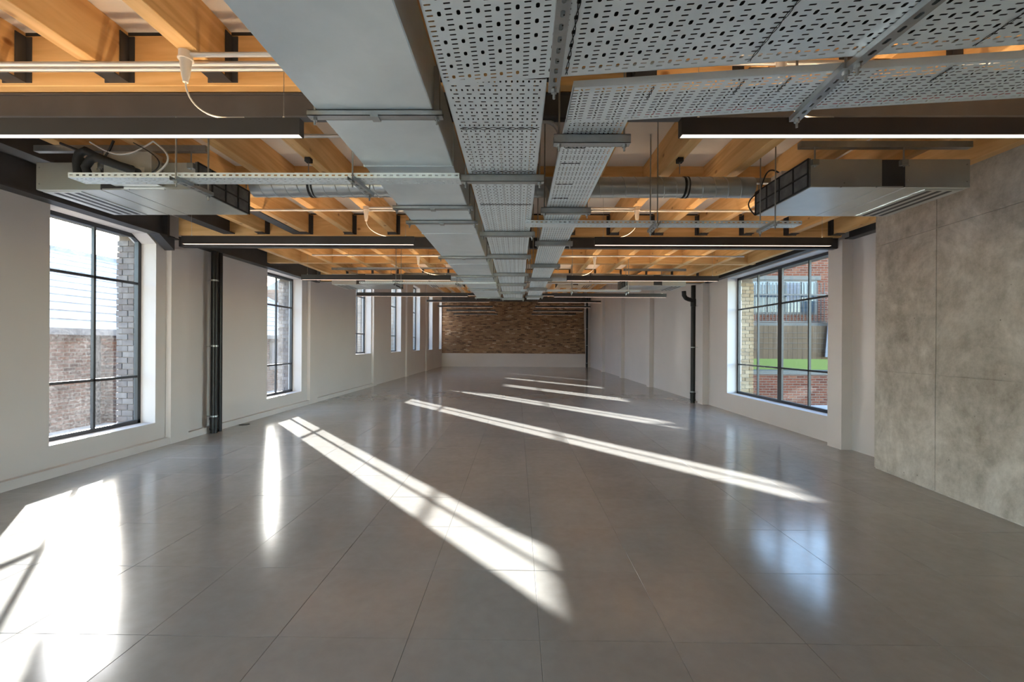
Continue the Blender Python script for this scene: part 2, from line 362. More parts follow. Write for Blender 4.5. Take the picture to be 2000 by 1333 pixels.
wall_back = tag(MB().box(-4.95, 4.66, YF, YF + 0.3, -0.3, ZHI + 0.3).build('wall_back', 'brick_back'), 'exposed brown brick end wall above a low white upstand', 'wall', kind='structure')
MB().box(-4.6, XR, YF - 0.07, YF + 0.02, 0, 0.785).build('upstand', 'plaster', wall_back)
MB().prism([(4.04, 0.785), (XR, 0.785), (XR, ZHI), (4.00, ZHI), (3.95, 3.0), (4.02, 1.4)], 'y', YF - 0.04, YF + 0.02).build('plaster_return', 'plaster', wall_back)
RH_FILL = [(-4.0, -1.6)]  # unseen rear window opening, added to bring more skylight into the room
rw = MB().box(-4.95, 4.66, YB - 0.3, YB, -0.3, 0.31).box(-4.95, 4.66, YB - 0.3, YB, 2.70, ZHI + 0.3)
for a, bb in zip([-4.95] + [q[1] for q in RH_FILL], [q[0] for q in RH_FILL] + [4.66]): rw.box(a, bb, YB - 0.3, YB, 0.31, 2.70)
tag(rw.build('wall_rear', 'plaster'), 'white wall behind the viewpoint with an unseen window added for fill light', 'wall', kind='structure')
for k, (a, bb) in enumerate(RH_FILL):
    wn = thing('window_%d' % (11 + k), ((a + bb) / 2, YB - 0.2, 0.31), 'wide black-framed window added behind the viewpoint to let in fill light', 'window', kind='structure')
    MB().box(a, a + 0.045, YB - 0.2, YB - 0.15, 0.31, 2.70).box(bb - 0.045, bb, YB - 0.2, YB - 0.15, 0.31, 2.70).box(a, bb, YB - 0.2, YB - 0.15, 0.31, 0.355).box(a, bb, YB - 0.2, YB - 0.15, 2.655, 2.70).build('frame', 'frame', wn)
    for q in (1, 2, 3): MB().box(a + (bb - a) * q / 4 - 0.017, a + (bb - a) * q / 4 + 0.017, YB - 0.195, YB - 0.155, 0.355, 2.655).build('mullion', 'frame', wn)
    for q in range(4): MB().box(a + (bb - a) * q / 4, a + (bb - a) * (q + 1) / 4, YB - 0.18, YB - 0.174, 0.355, 2.655).build('pane', 'glass', wn)


# concrete core wall: a core with formwork panels
def cface(y): return 3.944 + (y - 4.778) * (3.944 - 3.786) / (4.778 - 3.251)
core = MB().prism([(cface(YB) + 0.004, YB), (XR + 0.02, YB), (XR + 0.02, 4.778), (cface(4.778) + 0.004, 4.778)], 'z', 0.0, ZD)
wall_core = tag(core.build('wall_concrete', 'concrete'), 'bare grey concrete wall rising to the joists beside the pilaster', 'wall', kind='structure')
ys = [YB, -0.9, 1.55, 4.01, 4.778]; zs = [0.012, 1.08, 2.43, ZD - 0.005]
for a, bb in zip(ys, ys[1:]):
    for lo, hi in zip(zs, zs[1:]):
        g = 0.0035; off = random.uniform(0.004, 0.008)
        MB().prism([(cface(a + g) - off, a + g), (cface(bb - g) - off, bb - (g if bb < 4.7 else 0)), (cface(bb - g) + 0.006, bb - (g if bb < 4.7 else 0)), (cface(a + g) + 0.006, a + g)], 'z', lo + g, hi - g).build('panel', 'concrete', wall_core)

# ------------------------------------------------------------------ windows
def window(n, side, y0, y1, lo, hi, mull, trans, label, gl, thick=()):
    xf = -4.86 if side < 0 else 4.53
    fn = skew if side < 0 else None
    tmp = (xf, (y0 + y1) / 2, lo)
    wn = thing('window_%d' % n, fn(tmp) if fn else tmp, label, 'window', kind='structure')
    d = 0.05; fw = 0.045
    fr = MB(fn)
    fr.box(xf, xf + d, y0, y0 + fw, lo, hi).box(xf, xf + d, y1 - fw, y1, lo, hi).box(xf, xf + d, y0, y1, lo, lo + fw).box(xf, xf + d, y0, y1, hi - fw, hi)
    fr.build('frame', 'frame', wn)
    if side < 0 and hi < 3 and y1 < 6:
        MB(fn).prism([(y1 - 0.02, hi - 0.02), (y1 - 0.02, hi - 0.105), (y1 - 0.135, hi - 0.02)], 'x', xf, xf + d).build('head_infill', 'frame', wn)
    ed = [y0 + fw] + list(mull) + [y1 - fw]; ez = [lo + fw] + list(trans) + [hi - fw]
    for q in mull:
        h2 = 0.055 if q in thick else 0.013
        MB(fn).box(xf + 0.008, xf + d - 0.008, q - h2, q + h2, lo + fw, hi - fw).build('mullion', 'frame', wn)
    for z in trans:
        MB(fn).box(xf + 0.008, xf + d - 0.008, y0 + fw, y1 - fw, z - 0.014, z + 0.014).build('transom', 'frame', wn)
    for a, bb in zip(ed, ed[1:]):
        for c2, e2 in zip(ez, ez[1:]):
            MB(fn).box(xf + 0.020, xf + 0.026, a, bb, c2, e2).build('pane', gl, wn)
    return wn
WL = ['tall black-framed window behind the viewpoint, rear bay', 'tall black-framed window beside the viewpoint on the sunny wall',
      'large black-framed six-pane window nearest the camera on the sunny wall', 'tall black-framed six-pane window beyond the black drainpipes',
      'narrow deep-set window first past the low ceiling', 'narrow deep-set window second past the low ceiling', 'narrow deep-set window third past the low ceiling',
      'narrow deep-set window fourth past the low ceiling', 'sliver of the last window touching the brick wall']
for k, (a, bb, lo, hi) in enumerate(LW):
    tr = [0.905, 2.085] if hi < 3 else [1.63, 2.75]
    window(k + 1, -1, a, bb, lo, hi, [(a + bb) / 2 + (0.03 if hi < 3 else 0)], tr, WL[k], 'glass_dusty')
window(10, 1, 5.98, 8.91, 0.36, 2.72, [6.755, 7.49, 8.18], [0.955, 2.073], 'wide black-framed twelve-pane window looking onto the red brick house', 'glass', thick=(7.49,))
# outer brick reveals with single bricks
def reveal(parent, xa, xb, yface, lo, hi, matn, fn=None):
    bk = None; z = lo; r = 0
    while z + 0.065 <= hi:
        full = xb - xa; parts = [(xa, xa + full * 0.64), (xa + full * 0.64 + 0.01, xb)] if r % 2 else [(xa, xa + full * 0.32), (xa + full * 0.32 + 0.01, xb)]
        for p0, p1 in parts:
            e = random.uniform(0.001, 0.012)
            MB(fn).box(p0, p1, yface - 0.012 - e, yface + 0.05, z, z + 0.065).build('brick', matn, parent)
        z += 0.075; r += 1
reveal(wall_left, -5.13, -4.91, 5.47, 0.25, 2.66, 'stock', skew)
reveal(wall_left, -5.13, -4.91, 9.15, 0.25, 2.66, 'stock', skew)
reveal(wall_right, 4.61, 4.87, 8.93, 0.31, 2.68, 'tan')

# ------------------------------------------------------------------ ceiling: deck, joists, ledgers
ceiling = tag(MB().box(-4.64, 4.35, YB, 9.98, ZD, ZD + 0.12).build('ceiling', 'soffit'), 'white boarded soffit between exposed pine joists', 'ceiling', kind='structure')
JX = [-1.615 + 0.57 * k for k in range(-4, 11)]
BAYS = [(YB, 2.335, False, True), (2.53, 4.10, True, False), (4.20, 5.60, False, True), (5.82, 7.60, True, False), (7.70, 9.68, False, True)]
jh = None
def hanger_mesh(d):                              # steel shoe wrapping the joist end; d = +1 when the beam is on the +y side
    mb = MB(); w2 = 0.052
    y0, y1 = (-0.115, 0.0) if d > 0 else (0.0, 0.115)
    mb.box(-w2, w2, y0, y1, -0.006, 0.0)
    ya, yb = (-0.055, 0.0) if d > 0 else (0.0, 0.055)
    for s2 in (-1, 1):
        a, bb = sorted((s2 * w2, s2 * (w2 - 0.005))); mb.box(a, bb, ya, yb, 0.0, 0.245)
        a, bb = sorted((s2 * w2, s2 * (w2 + 0.03))); yy = (-0.004, 0.0) if d > 0 else (0.0, 0.004); mb.box(a, bb, yy[0], yy[1], -0.006, 0.245)
    return mb
hm = {}
jmesh = {}
for bi, (y0, y1, hs, he) in enumerate(BAYS):
    for k, x in enumerate(JX):
        if k == 0 and bi in (1, 2): continue      # a steel beam takes this place
        if x > 3.9 and y0 < 4.15: continue
        if bi not in jmesh:
            L = y1 - y0
            j = MB().cbox(-0.045, 0.045, 0, L, 0, ZD - ZJ, 0.003).build('joist', 'wood_y'); jmesh[bi] = j.data
        else:
            j = bpy.data.objects.new('joist', jmesh[bi]); COL.objects.link(j)
        j.parent = ceiling; j.location = (x, y0, ZJ)
        for d, on in ((-1, hs), (1, he)):
            if not on: continue
            if d not in hm: h2 = hanger_mesh(d).build('joist_hanger', 'steel'); hm[d] = h2.data
            else: h2 = bpy.data.objects.new('joist_hanger', hm[d]); COL.objects.link(h2)
            h2.parent = j; h2.location = (0, 0 if d < 0 else y1 - y0, 0)
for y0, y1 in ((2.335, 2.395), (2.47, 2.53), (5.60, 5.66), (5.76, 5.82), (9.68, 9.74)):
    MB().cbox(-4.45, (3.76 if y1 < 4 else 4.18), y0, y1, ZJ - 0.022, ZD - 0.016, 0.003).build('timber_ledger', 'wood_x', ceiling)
    MB().box(-4.45, (3.76 if y1 < 4 else 4.18), y0 - 0.001, y1 + 0.001, ZD - 0.016, ZD - 0.0005).build('shadow_line_strip', 'rubber', ceiling)  # dark strip standing in for the shadow line between ledger and deck
for y0, y1 in ((4.10, 4.20), (7.60, 7.70)):
    MB().cbox(-4.45, (3.80 if y1 < 4.3 else 4.18), y0, y1, ZJ + 0.0, ZD, 0.003).build('timber_beam', 'wood_x', ceiling)
# far, higher ceiling
ceil2 = tag(MB().box(-4.64, 4.35, 9.98, YF, ZHI - 0.02, ZHI + 0.12).build('ceiling_high', 'soffit'), 'higher white soffit over the far part of the room', 'ceiling', kind='structure')
jf = None
for k, x in enumerate([-1.615 + 0.57 * q for q in range(-4, 11)]):
    for y0, y1 in ((10.0, 17.4), (17.6, 25.2)):
        if jf is None: jf = MB().box(-0.045, 0.045, 0, 7.4, 0, 0.26).build('joist', 'wood_y'); j = jf
        else: j = bpy.data.objects.new('joist', jf.data); COL.objects.link(j)
        j.parent = ceil2; j.location = (x, y0, ZHI - 0.28)
MB().box(-4.45, 4.3, 17.4, 17.6, ZHI - 0.28, ZHI - 0.02).build('timber_beam', 'wood_x', ceil2)
tag(MB().box(-4.64, 4.35, 9.88, 9.98, 2.745, ZHI - 0.02).build('wall_bulkhead', 'plaster'), 'white bulkhead above the end of the low timber ceiling', 'wall', kind='structure')

# ------------------------------------------------------------------ steel beams
def ibeam_x(x0, x1, yc, z0, z1, w, name, label, tf=0.014, tw=0.010):
    mb = MB(); mb.box(x0, x1, yc - w / 2, yc + w / 2, z0, z0 + tf).box(x0, x1, yc - w / 2, yc + w / 2, z1 - tf, z1).box(x0, x1, yc - tw / 2, yc + tw / 2, z0 + tf, z1 - tf)
    return tag(mb.build(name, 'steel'), label, 'beam', 'steel floor beams')
def ibeam_y(y0, y1, xc, z0, z1, w, label, fn=None, tf=0.014, tw=0.010, plate=None):
    mb = MB(fn); mb.box(xc - w / 2, xc + w / 2, y0, y1, z0, z0 + tf).box(xc - w / 2, xc + w / 2, y0, y1, z1 - tf, z1).box(xc - tw / 2, xc + tw / 2, y0, y1, z0 + tf, z1 - tf)
    if plate: mb.box(xc - w / 2, xc + w / 2, plate - 0.008, plate + 0.008, z0, z1)
    return tag(mb.build('steel_beam', 'steel'), label, 'beam', 'steel floor beams')
def rhs_x(x0, x1, y0, y1, z0, z1, label):
    mb = MB().cbox(x0, x1, y0, y1, z0, z1, 0.006)
    mb.box(x0, x1, y0 - 0.006, y1 + 0.006, z1 - 0.012, z1)
    return tag(mb.build('steel_beam', 'steel'), label, 'beam', 'steel floor beams')
rhs_x(-4.5, 3.76, 2.40, 2.465, 2.612, 2.745, 'dark cross beam of steel nearest the camera, under the timber ledger')
rhs_x(-4.5, 4.18, 5.665, 5.755, 2.612, 2.745, 'dark cross beam of steel between the two pilasters nearest the camera')
rhs_x(-4.5, 4.18, 9.745, 9.875, 2.752, 3.03, 'dark cross beam of steel closing the far end of the low ceiling')
ibeam_y(YB, 5.56, -4.54, 2.70, 3.02, 0.15, 'dark steel edge beam above the window nearest the camera', plate=5.45)
ibeam_y(5.95, 9.62, -4.54, 2.70, 3.02, 0.15, 'dark steel edge beam above the six-pane window past the drainpipes', skew)
ibeam_y(4.80, 5.58, 4.265, 2.715, 3.02, 0.12, 'short dark steel edge beam between concrete wall and pilaster')
ibeam_y(5.87, 9.70, 4.265, 2.735, 3.02, 0.12, 'dark steel edge beam above the wide window')
ibeam_y(2.53, 5.60, -3.78, 2.765, 3.03, 0.15, 'dark steel joist beam running beside the pine joists near the sunny wall')
ibeam_y(4.20, 5.60, -2.872, 2.765, 3.03, 0.13, 'short slim steel beam fixed against a pine joist')
tag(MB().box(-4.42, 4.3, YF - 0.22, YF - 0.06, 3.86, 4.10).build('steel_beam', 'steel'), 'dark steel beam along the top of the brick wall', 'beam', 'steel floor beams')
mbx = MB(skew); mbx.prism([(5.32, 2.70), (5.56, 2.54), (5.56, 2.70)], 'x', -4.60, -4.47); mbx.box(-4.61, -4.44, 5.46, 5.61, 2.685, 2.70)
tag(mbx.build('beam_bracket', 'steel'), 'dark angled steel bracket under the edge beam at the pilaster', 'bracket')

# ------------------------------------------------------------------ perforated trays
def slot(cx, cy, L, W, ang):
    r = W / 2; h = max(L / 2 - r, 0); pts = []
    for s2 in (1, -1):
        for a in (-67.5, -22.5, 22.5, 67.5):
            pts.append((s2 * (h + r * math.cos(R(a))), s2 * r * math.sin(R(a))))
    ca, sa = math.cos(ang), math.sin(ang)
    return [(cx + x * ca - y * sa, cy + x * sa + y * ca) for x, y in pts]
def cell(mb, x0, x1, y0, y1, hole, tf):
    cx, cy = (x0 + x1) / 2, (y0 + y1) / 2
    if hole is None:
        return mb.add([tf(x, y) for x, y in ((x0, y0), (x1, y0), (x1, y1), (x0, y1))], [(0, 1, 2, 3)])
    L, W, ang = hole; hp = slot(cx, cy, L, W, ang)
    hp.sort(key=lambda p: math.atan2(p[1] - cy, p[0] - cx))
    out = [(x0, y0), (cx, y0), (x1, y0), (x1, cy), (x1, y1), (cx, y1), (x0, y1), (x0, cy)]
    out.sort(key=lambda p: math.atan2((p[1] - cy) / (y1 - y0), (p[0] - cx) / (x1 - x0)))
    # start both rings near angle -pi
    mb.add([tf(*p) for p in out] + [tf(*p) for p in hp], [(i, (i + 1) % 8, 8 + (i + 1) % 8, 8 + i) for i in range(8)])
def perf_rows(mb, x0, x1, y0, y1, rows, tf, margin=0.012):
    cell(mb, x0, x0 + margin, y0, y1, None, tf); cell(mb, x1 - margin, x1, y0, y1, None, tf)
    xa, xb = x0 + margin, x1 - margin; y = y0; k = 0
    while y < y1 - 1e-6:
        hgt, n, hole = rows[k % len(rows)]; ye = min(y + hgt, y1)
        full = ye - y > hgt * 0.9
        if n == 0 or not full: cell(mb, xa, xb, y, ye, None, tf)
        else:
            for i in range(n):
                a, bb = xa + (xb - xa) * i / n, xa + (xb - xa) * (i + 1) / n
                hh = hole[i % len(hole)] if isinstance(hole, list) else hole
                cell(mb, a, bb, y, ye, hh, tf)
        y = ye; k += 1
def perf_cols(mb, x0, x1, y0, y1, cols, tf, margin=0.012):
    cell(mb, x0, x1, y0, y0 + margin, None, tf); cell(mb, x0, x1, y1 - margin, y1, None, tf)
    ya, yb = y0 + margin, y1 - margin; x = x0; k = 0
    while x < x1 - 1e-6:
        wd, p, hole = cols[k % len(cols)]; xe = min(x + wd, x1)
        if not hole or xe - x < wd * 0.9: cell(mb, x, xe, ya, yb, None, tf)
        else:
            n = max(1, round((yb - ya) / p))
            for i in range(n):
                a, bb = ya + (yb - ya) * i / n, ya + (yb - ya) * (i + 1) / n
                cell(mb, x, xe, a, bb, hole[i % len(hole)] if isinstance(hole, list) else hole, tf)
        x = xe; k += 1
ZT = EYE + 0.97
flat = lambda z: (lambda x, y: (x, y, z))
H90 = R(90)
CENTRE_ROWS = [(0.0265, 17, (0.0135, 0.0072, H90)), (0.0265, 7, (0.021, 0.0072, 0))]
RIGHT_ROWS = [(0.020, 12, (0.011, 0.0066, H90)), (0.018, 12, [(0.015, 0.006, R(35)), (0.015, 0.006, R(-35))]), (0.020, 12, (0.011, 0.0066, H90)), (0.012, 0, None)]
def flange(mb, pts, z, hgt):                    # upstand along a polyline
    for p, q in zip(pts, pts[1:]):
        d = Vector((q[0] - p[0], q[1] - p[1], 0)).normalized(); nrm = Vector((-d.y, d.x, 0)) * 0.0015
        a = [Vector((*p, z)) - nrm, Vector((*q, z)) - nrm, Vector((*q, z)) + nrm, Vector((*p, z)) + nrm]
        mb.add([tuple(v) for v in a] + [tuple(v + Vector((0, 0, hgt))) for v in a], [(0, 3, 2, 1), (4, 5, 6, 7), (0, 1, 5, 4), (1, 2, 6, 5), (2, 3, 7, 6), (3, 0, 4, 7)])
def cable_run(parent_label, paths, r, matn, label, cat='cable', ties=()):
    mb = MB()
    for p in paths: mb.tube(p, r, 6)
    root = tag(mb.build('cable_bundle', matn), label, cat)
    for tb in ties: tb.build('cable_tie', 'rubber', root)
    return root
def tie(x0, x1, y, z, amp=0.012, n=24):
    mb = MB()
    for s2 in (1, -1):
        mb.tube([(x0 + (x1 - x0) * i / n, y + s2 * amp * math.sin(i * 1.1), z - 0.003) for i in range(n + 1)], 0.0013, 4)
    return mb
def tie_y(tf, xl, y0, y1, n=20):                # wavy tie across a turned tray
    mb = MB()
    for s2 in (1, -1):
        mb.tube([Vector(tf(xl + s2 * 0.004 * math.sin(i * 1.15), y0 + (y1 - y0) * i / n)) + Vector((0, 0, -0.003)) for i in range(n + 1)], 0.0014, 4)
    return mb
# centre tray
TC0, TC1 = -0.280, 0.104
t1 = thing('cable_tray', ((TC0 + TC1) / 2, 5.5, ZT), 'wide perforated cable tray running down the middle of the ceiling', 'cable tray')
mb = MB(); perf_rows(mb, TC0, TC1, 1.575, 9.45, CENTRE_ROWS, flat(ZT)); mb.build('tray_plate', 'tray', t1)
for x in (TC0, TC1):
    mb = MB(); flange(mb, [(x, 1.612), (x, 9.45)], ZT, 0.026); mb.build('side_flange', 'tray', t1)
cable_run('', [[(TC0 + 0.022 + 0.0305 * i, 1.62, ZT + 0.015 + 0.002 * (i % 3)), (TC0 + 0.022 + 0.0305 * i, 9.4, ZT + 0.015 + 0.002 * (i % 3))] for i in range(12)], 0.0135, 'cable',
          'black cables laid along the wide middle tray', ties=[tie(TC0 + 0.02, TC1 - 0.01, y, ZT) for y in (1.93, 2.41, 2.98, 3.8, 4.9, 6.1)])
# right tray
TR0, TR1 = 0.210, 0.472
t2 = thing('cable_tray', ((TR0 + TR1) / 2, 5.5, ZT), 'narrower perforated cable tray beside the wide middle tray', 'cable tray')
mb = MB(); perf_rows(mb, TR0, TR1, 1.862, 9.35, RIGHT_ROWS, flat(ZT + 0.0015), 0.008); mb.build('tray_plate', 'tray', t2)
for x in (TR0, TR1):
    mb = MB(); flange(mb, [(x, 1.90 if x < 0.3 else 1.87), (x, 9.35)], ZT, 0.026); mb.build('side_flange', 'tray', t2)
cable_run('', [[(TR0 + 0.02 + 0.028 * i, 1.90, ZT + 0.014), (TR0 + 0.02 + 0.028 * i, 9.3, ZT + 0.014)] for i in range(8)], 0.0125, 'cable', 'black cables laid along the narrower tray',
          ties=[tie(TR0 + 0.02, TR0 + 0.12, y, ZT, 0.004, 8) for y in (2.12, 2.3, 2.6, 2.85)])
cable_run('', [[(TR1 - 0.024, 1.9, ZT + 0.008), (TR1 - 0.024, 6.0, ZT + 0.008)]], 0.007, 'redcable', 'red cable along the narrower tray')
# near transverse trays, turned by about six degrees
TH = math.atan(-0.111); CT, ST = math.cos(TH), math.sin(TH)
def turned(ox, oy, z): return lambda x, y: (ox + x * CT, oy + x * ST + y, z)     # ends cut square to the room
tfA = turned(0.106, 1.560, ZT - 0.003)
t3 = thing('cable_tray', (0.9, 1.25, ZT), 'broad perforated cable tray crossing to the right above the viewpoint', 'cable tray')
BIG = [(0.034, 0.0203, (0.021, 0.0062, 0)), (0.024, 0.061, (0.019, 0.0125, H90))]
mb = MB(); perf_cols(mb, -0.388, 2.9, -0.44, 0.0, BIG, tfA); mb.build('tray_plate', 'tray', t3)
mb = MB(); flange(mb, [tfA(0.02, 0)[:2], tfA(2.9, 0)[:2]], ZT - 0.003, 0.026); mb.build('side_flange', 'tray', t3)
mb = MB(); flange(mb, [tfA(-0.388, -0.44)[:2], tfA(-0.388, 0.0)[:2]], ZT - 0.003, 0.026); mb.build('side_flange', 'tray', t3)
cable_run('', [[tfA(-0.36, -0.42 + 0.031 * i)[:2] + (ZT + 0.018,), tfA(2.85, -0.42 + 0.031 * i)[:2] + (ZT + 0.018,)] for i in range(13)], 0.0135, 'cable', 'black cables laid across the broad tray above the viewpoint',
          ties=[tie_y(tfA, xl, -0.42, -0.015) for xl in (0.065, 0.68, 1.36, 1.9)])
tfB = turned(0.208, 1.629, ZT)
t4 = thing('cable_tray', (1.0, 1.62, ZT), 'narrow perforated cable tray turning off to the right behind the broad one', 'cable tray')
ZIG = [(0.026, 0.0185, (0.019, 0.0052, 0)), (0.017, 0.0185, [(0.014, 0.0062, R(60)), (0.010, 0.009, 0), (0.014, 0.0062, R(-50))]), (0.026, 0.0185, (0.019, 0.0052, 0)), (0.012, 1, None)]
mb = MB(); perf_cols(mb, 0.0, 2.9, 0.0, 0.262, ZIG, tfB, 0.008); mb.build('tray_plate', 'tray', t4)
mb = MB(); flange(mb, [tfB(0.0, 0)[:2], tfB(2.9, 0)[:2]], ZT, 0.026); mb.build('side_flange', 'tray', t4)
mb = MB(); flange(mb, [tfB(0.002, 0)[:2], tfB(0.002, 0.255)[:2]], ZT, 0.026); mb.build('side_flange', 'tray', t4)
mb = MB(); flange(mb, [tfB(0.262, 0.262)[:2], tfB(2.9, 0.262)[:2]], ZT, 0.026); mb.build('side_flange', 'tray', t4)
cable_run('', [[tfB(0.12, 0.105 + 0.026 * i)[:2] + (ZT + 0.013,), tfB(2.85, 0.105 + 0.026 * i)[:2] + (ZT + 0.013,)] for i in range(5)], 0.011, 'cable', 'black cables laid along the turned-off narrow tray',
          ties=[tie_y(tfB, xl, 0.02, 0.10, 8) for xl in (0.3, 0.62, 0.78, 1.3, 1.62)])
cable_run('', [[tfB(0.3, 0.238)[:2] + (ZT + 0.008,), tfB(2.85, 0.238)[:2] + (ZT + 0.008,)]], 0.007, 'redcable', 'red cable in the turned-off narrow tray')
# narrow branch trays
ZB = EYE + 0.935
THIN = [(0.024, 0.0215, (0.017, 0.005, R(0))), (0.016, 0.035, (0.010, 0.008, R(0))), (0.010, 1, None)]
def branch(x0, x1, y, label):
    t5 = thing('cable_tray', ((x0 + x1) / 2, y, ZB), label, 'cable tray')
    mb = MB(); perf_cols(mb, x0, x1, y, y + 0.10, THIN, flat(ZB), 0.006); mb.build('tray_plate', 'tray', t5)
    for yy in (y, y + 0.10):
        mb = MB(); n = int((x1 - x0) / 0.036)
        mb.box(x0, x1, yy - 0.001, yy + 0.001, ZB, ZB + 0.010).box(x0, x1, yy - 0.001, yy + 0.001, ZB + 0.018, ZB + 0.028)
        for i in range(n + 1):
            xx = x0 + (x1 - x0) * i / n; mb.box(max(x0, xx - 0.009), min(x1, xx + 0.009), yy - 0.001, yy + 0.001, ZB + 0.010, ZB + 0.018)
        mb.build('side_flange', 'tray', t5)
    return t5
branch(-2.56, -0.33, 2.42, 'slim perforated branch tray from the middle tray to the near left fan coil unit')
branch(0.06, 2.19, 3.34, 'slim perforated branch tray from the middle tray to the near right fan coil unit')
branch(-2.46, -0.33, 6.67, 'slim perforated branch tray from the middle tray to the far left fan coil unit')
branch(0.06, 2.16, 7.54, 'slim perforated branch tray from the middle tray to the far right fan coil unit')

# trapeze hangers
def channel_x(mb, x0, x1, y, z, w=0.041, h=0.041):
    mb.box(x0, x1, y - w / 2, y + w / 2, z, z + 0.0025).box(x0, x1, y - w / 2, y - w / 2 + 0.0025, z, z + h).box(x0, x1, y + w / 2 - 0.0025, y + w / 2, z, z + h)
    mb.box(x0, x1, y - w / 2, y - w / 2 + 0.009, z + h - 0.0025, z + h).box(x0, x1, y + w / 2 - 0.009, y + w / 2, z + h - 0.0025, z + h)
def trapeze(x0, x1, y, ztop, label, group, h=0.041):
    t6 = thing('trapeze_hanger', ((x0 + x1) / 2, y, ztop - h), label, 'hanger', group)
    mb = MB(); channel_x(mb, x0, x1, y, ztop - h, h=h); mb.build('channel', 'zinc', t6)
    for x in (x0 + 0.025, x1 - 0.025):
        MB().tube([(x, y, ztop - h - 0.03), (x, y, ZD)], 0.0048, 8).build('rod', 'zinc', t6)
        MB().tube([(x, y, ztop - h - 0.012), (x, y, ztop - h)], 0.011, 6).build('nut', 'zinc', t6)
    return t6
for k, y in enumerate((2.47, 3.715, 4.66, 5.87, 6.87, 7.95, 9.05)):
    trapeze(TC0 - 0.045, TC1 + 0.045, y, ZT - 0.002, 'zinc channel hanger under the wide middle tray, %s from the camera' % ORD[k], 'hangers under the middle tray')
for k, y in enumerate((2.0, 3.06, 4.05, 5.22, 6.32, 7.42, 8.57)):
    trapeze(TR0 - 0.045, TR1 + 0.045, y, ZT - 0.002, 'zinc channel hanger under the narrower tray, %s from the camera' % ORD[k], 'hangers under the narrower tray')
for k, y in enumerate((1.85, 3.12, 3.495, 4.92, 6.28, 7.8, 9.2)):
    t6 = trapeze(-0.905, -0.325, y, EYE + 1.0 - 0.002, 'zinc channel hanger under the flat main duct, %s from the camera' % ORD[k], 'hangers under the main duct', 0.024)
    if k == 0:
        MB().box(-0.362, -0.338, y - 0.012, y + 0.012, EYE + 0.985, EYE + 1.19).build('side_channel', 'zinc', t6)
    MB().box(-0.632, -0.598, y - 0.022, y + 0.022, EYE + 0.967, EYE + 0.985).build('clamp', 'zinc', t6)
def strut_y(x0, y0, x1, y1, z, label, slots=True, rods=True, w=0.041):
    a = Vector((x0, y0, z)); d = Vector((x1 - x0, y1 - y0, 0)); L = d.length; d.normalize(); nn = Vector((-d.y, d.x, 0))
    t7 = thing('strut_channel', a, label, 'strut')
    tf = lambda u, v2: tuple(a + d * u + nn * v2)
    mb = MB(); n = max(1, int(L / 0.05))
    for i in range(n): cell(mb, L * i / n, L * (i + 1) / n, -w / 2, w / 2, (0.028, 0.0135, 0), tf)
    up = Vector((0, 0, 0.021))
    for s2 in (-1, 1):
        e0 = a + nn * (s2 * w / 2); e1 = e0 + d * L
        mb.add([tuple(e0), tuple(e1), tuple(e1 + up), tuple(e0 + up)], [(0, 1, 2, 3)])
        i0 = e0 - nn * (s2 * 0.0025); i1 = e1 - nn * (s2 * 0.0025); mb.add([tuple(i0), tuple(i1), tuple(i1 + up), tuple(i0 + up)], [(0, 1, 2, 3)])
    mb.build('channel', 'zinc', t7)
    for u in (0.02, L - 0.02):
        p = a + d * u
        MB().tube([p + Vector((0, 0, -0.035)), p + Vector((0, 0, (2.612 if 2.28 < p.y < 2.56 or 5.5 < p.y < 5.85 else ZD) - z))], 0.0048, 8).build('rod', 'zinc', t7)
        MB().tube([p + Vector((0, 0, -0.014)), p], 0.011, 6).build('nut', 'zinc', t7)
    return t7
strut_y(0.122, 1.05, 0.132, 1.615, ZT - 0.026, 'slotted zinc strut under the broad tray where it meets the middle tray')
strut_y(1.15, 0.955, 1.135, 1.475, ZT - 0.026, 'slotted zinc strut under the broad tray near the right edge')
strut_y(1.125, 1.475, 1.165, 1.83, ZT - 0.024, 'slotted zinc strut under the turned-off narrow tray in front of the pendant light')
for k, (x, y) in enumerate(((-1.93, 2.385), (-0.93, 2.385), (1.05, 3.23), (1.93, 3.23), (-1.87, 6.58), (-0.93, 6.58), (0.95, 7.45), (1.92, 7.45))):
    where = ('near left', 'near left', 'near right', 'near right', 'far left', 'far left', 'far right', 'far right')[k]
    strut_y(x, y, x + 0.02, y + 0.27, ZB - 0.024, 'short zinc strut carrying the %s branch tray, %s end' % (where, 'duct' if k in (1, 5) or k in (2, 6) else 'fan coil'))

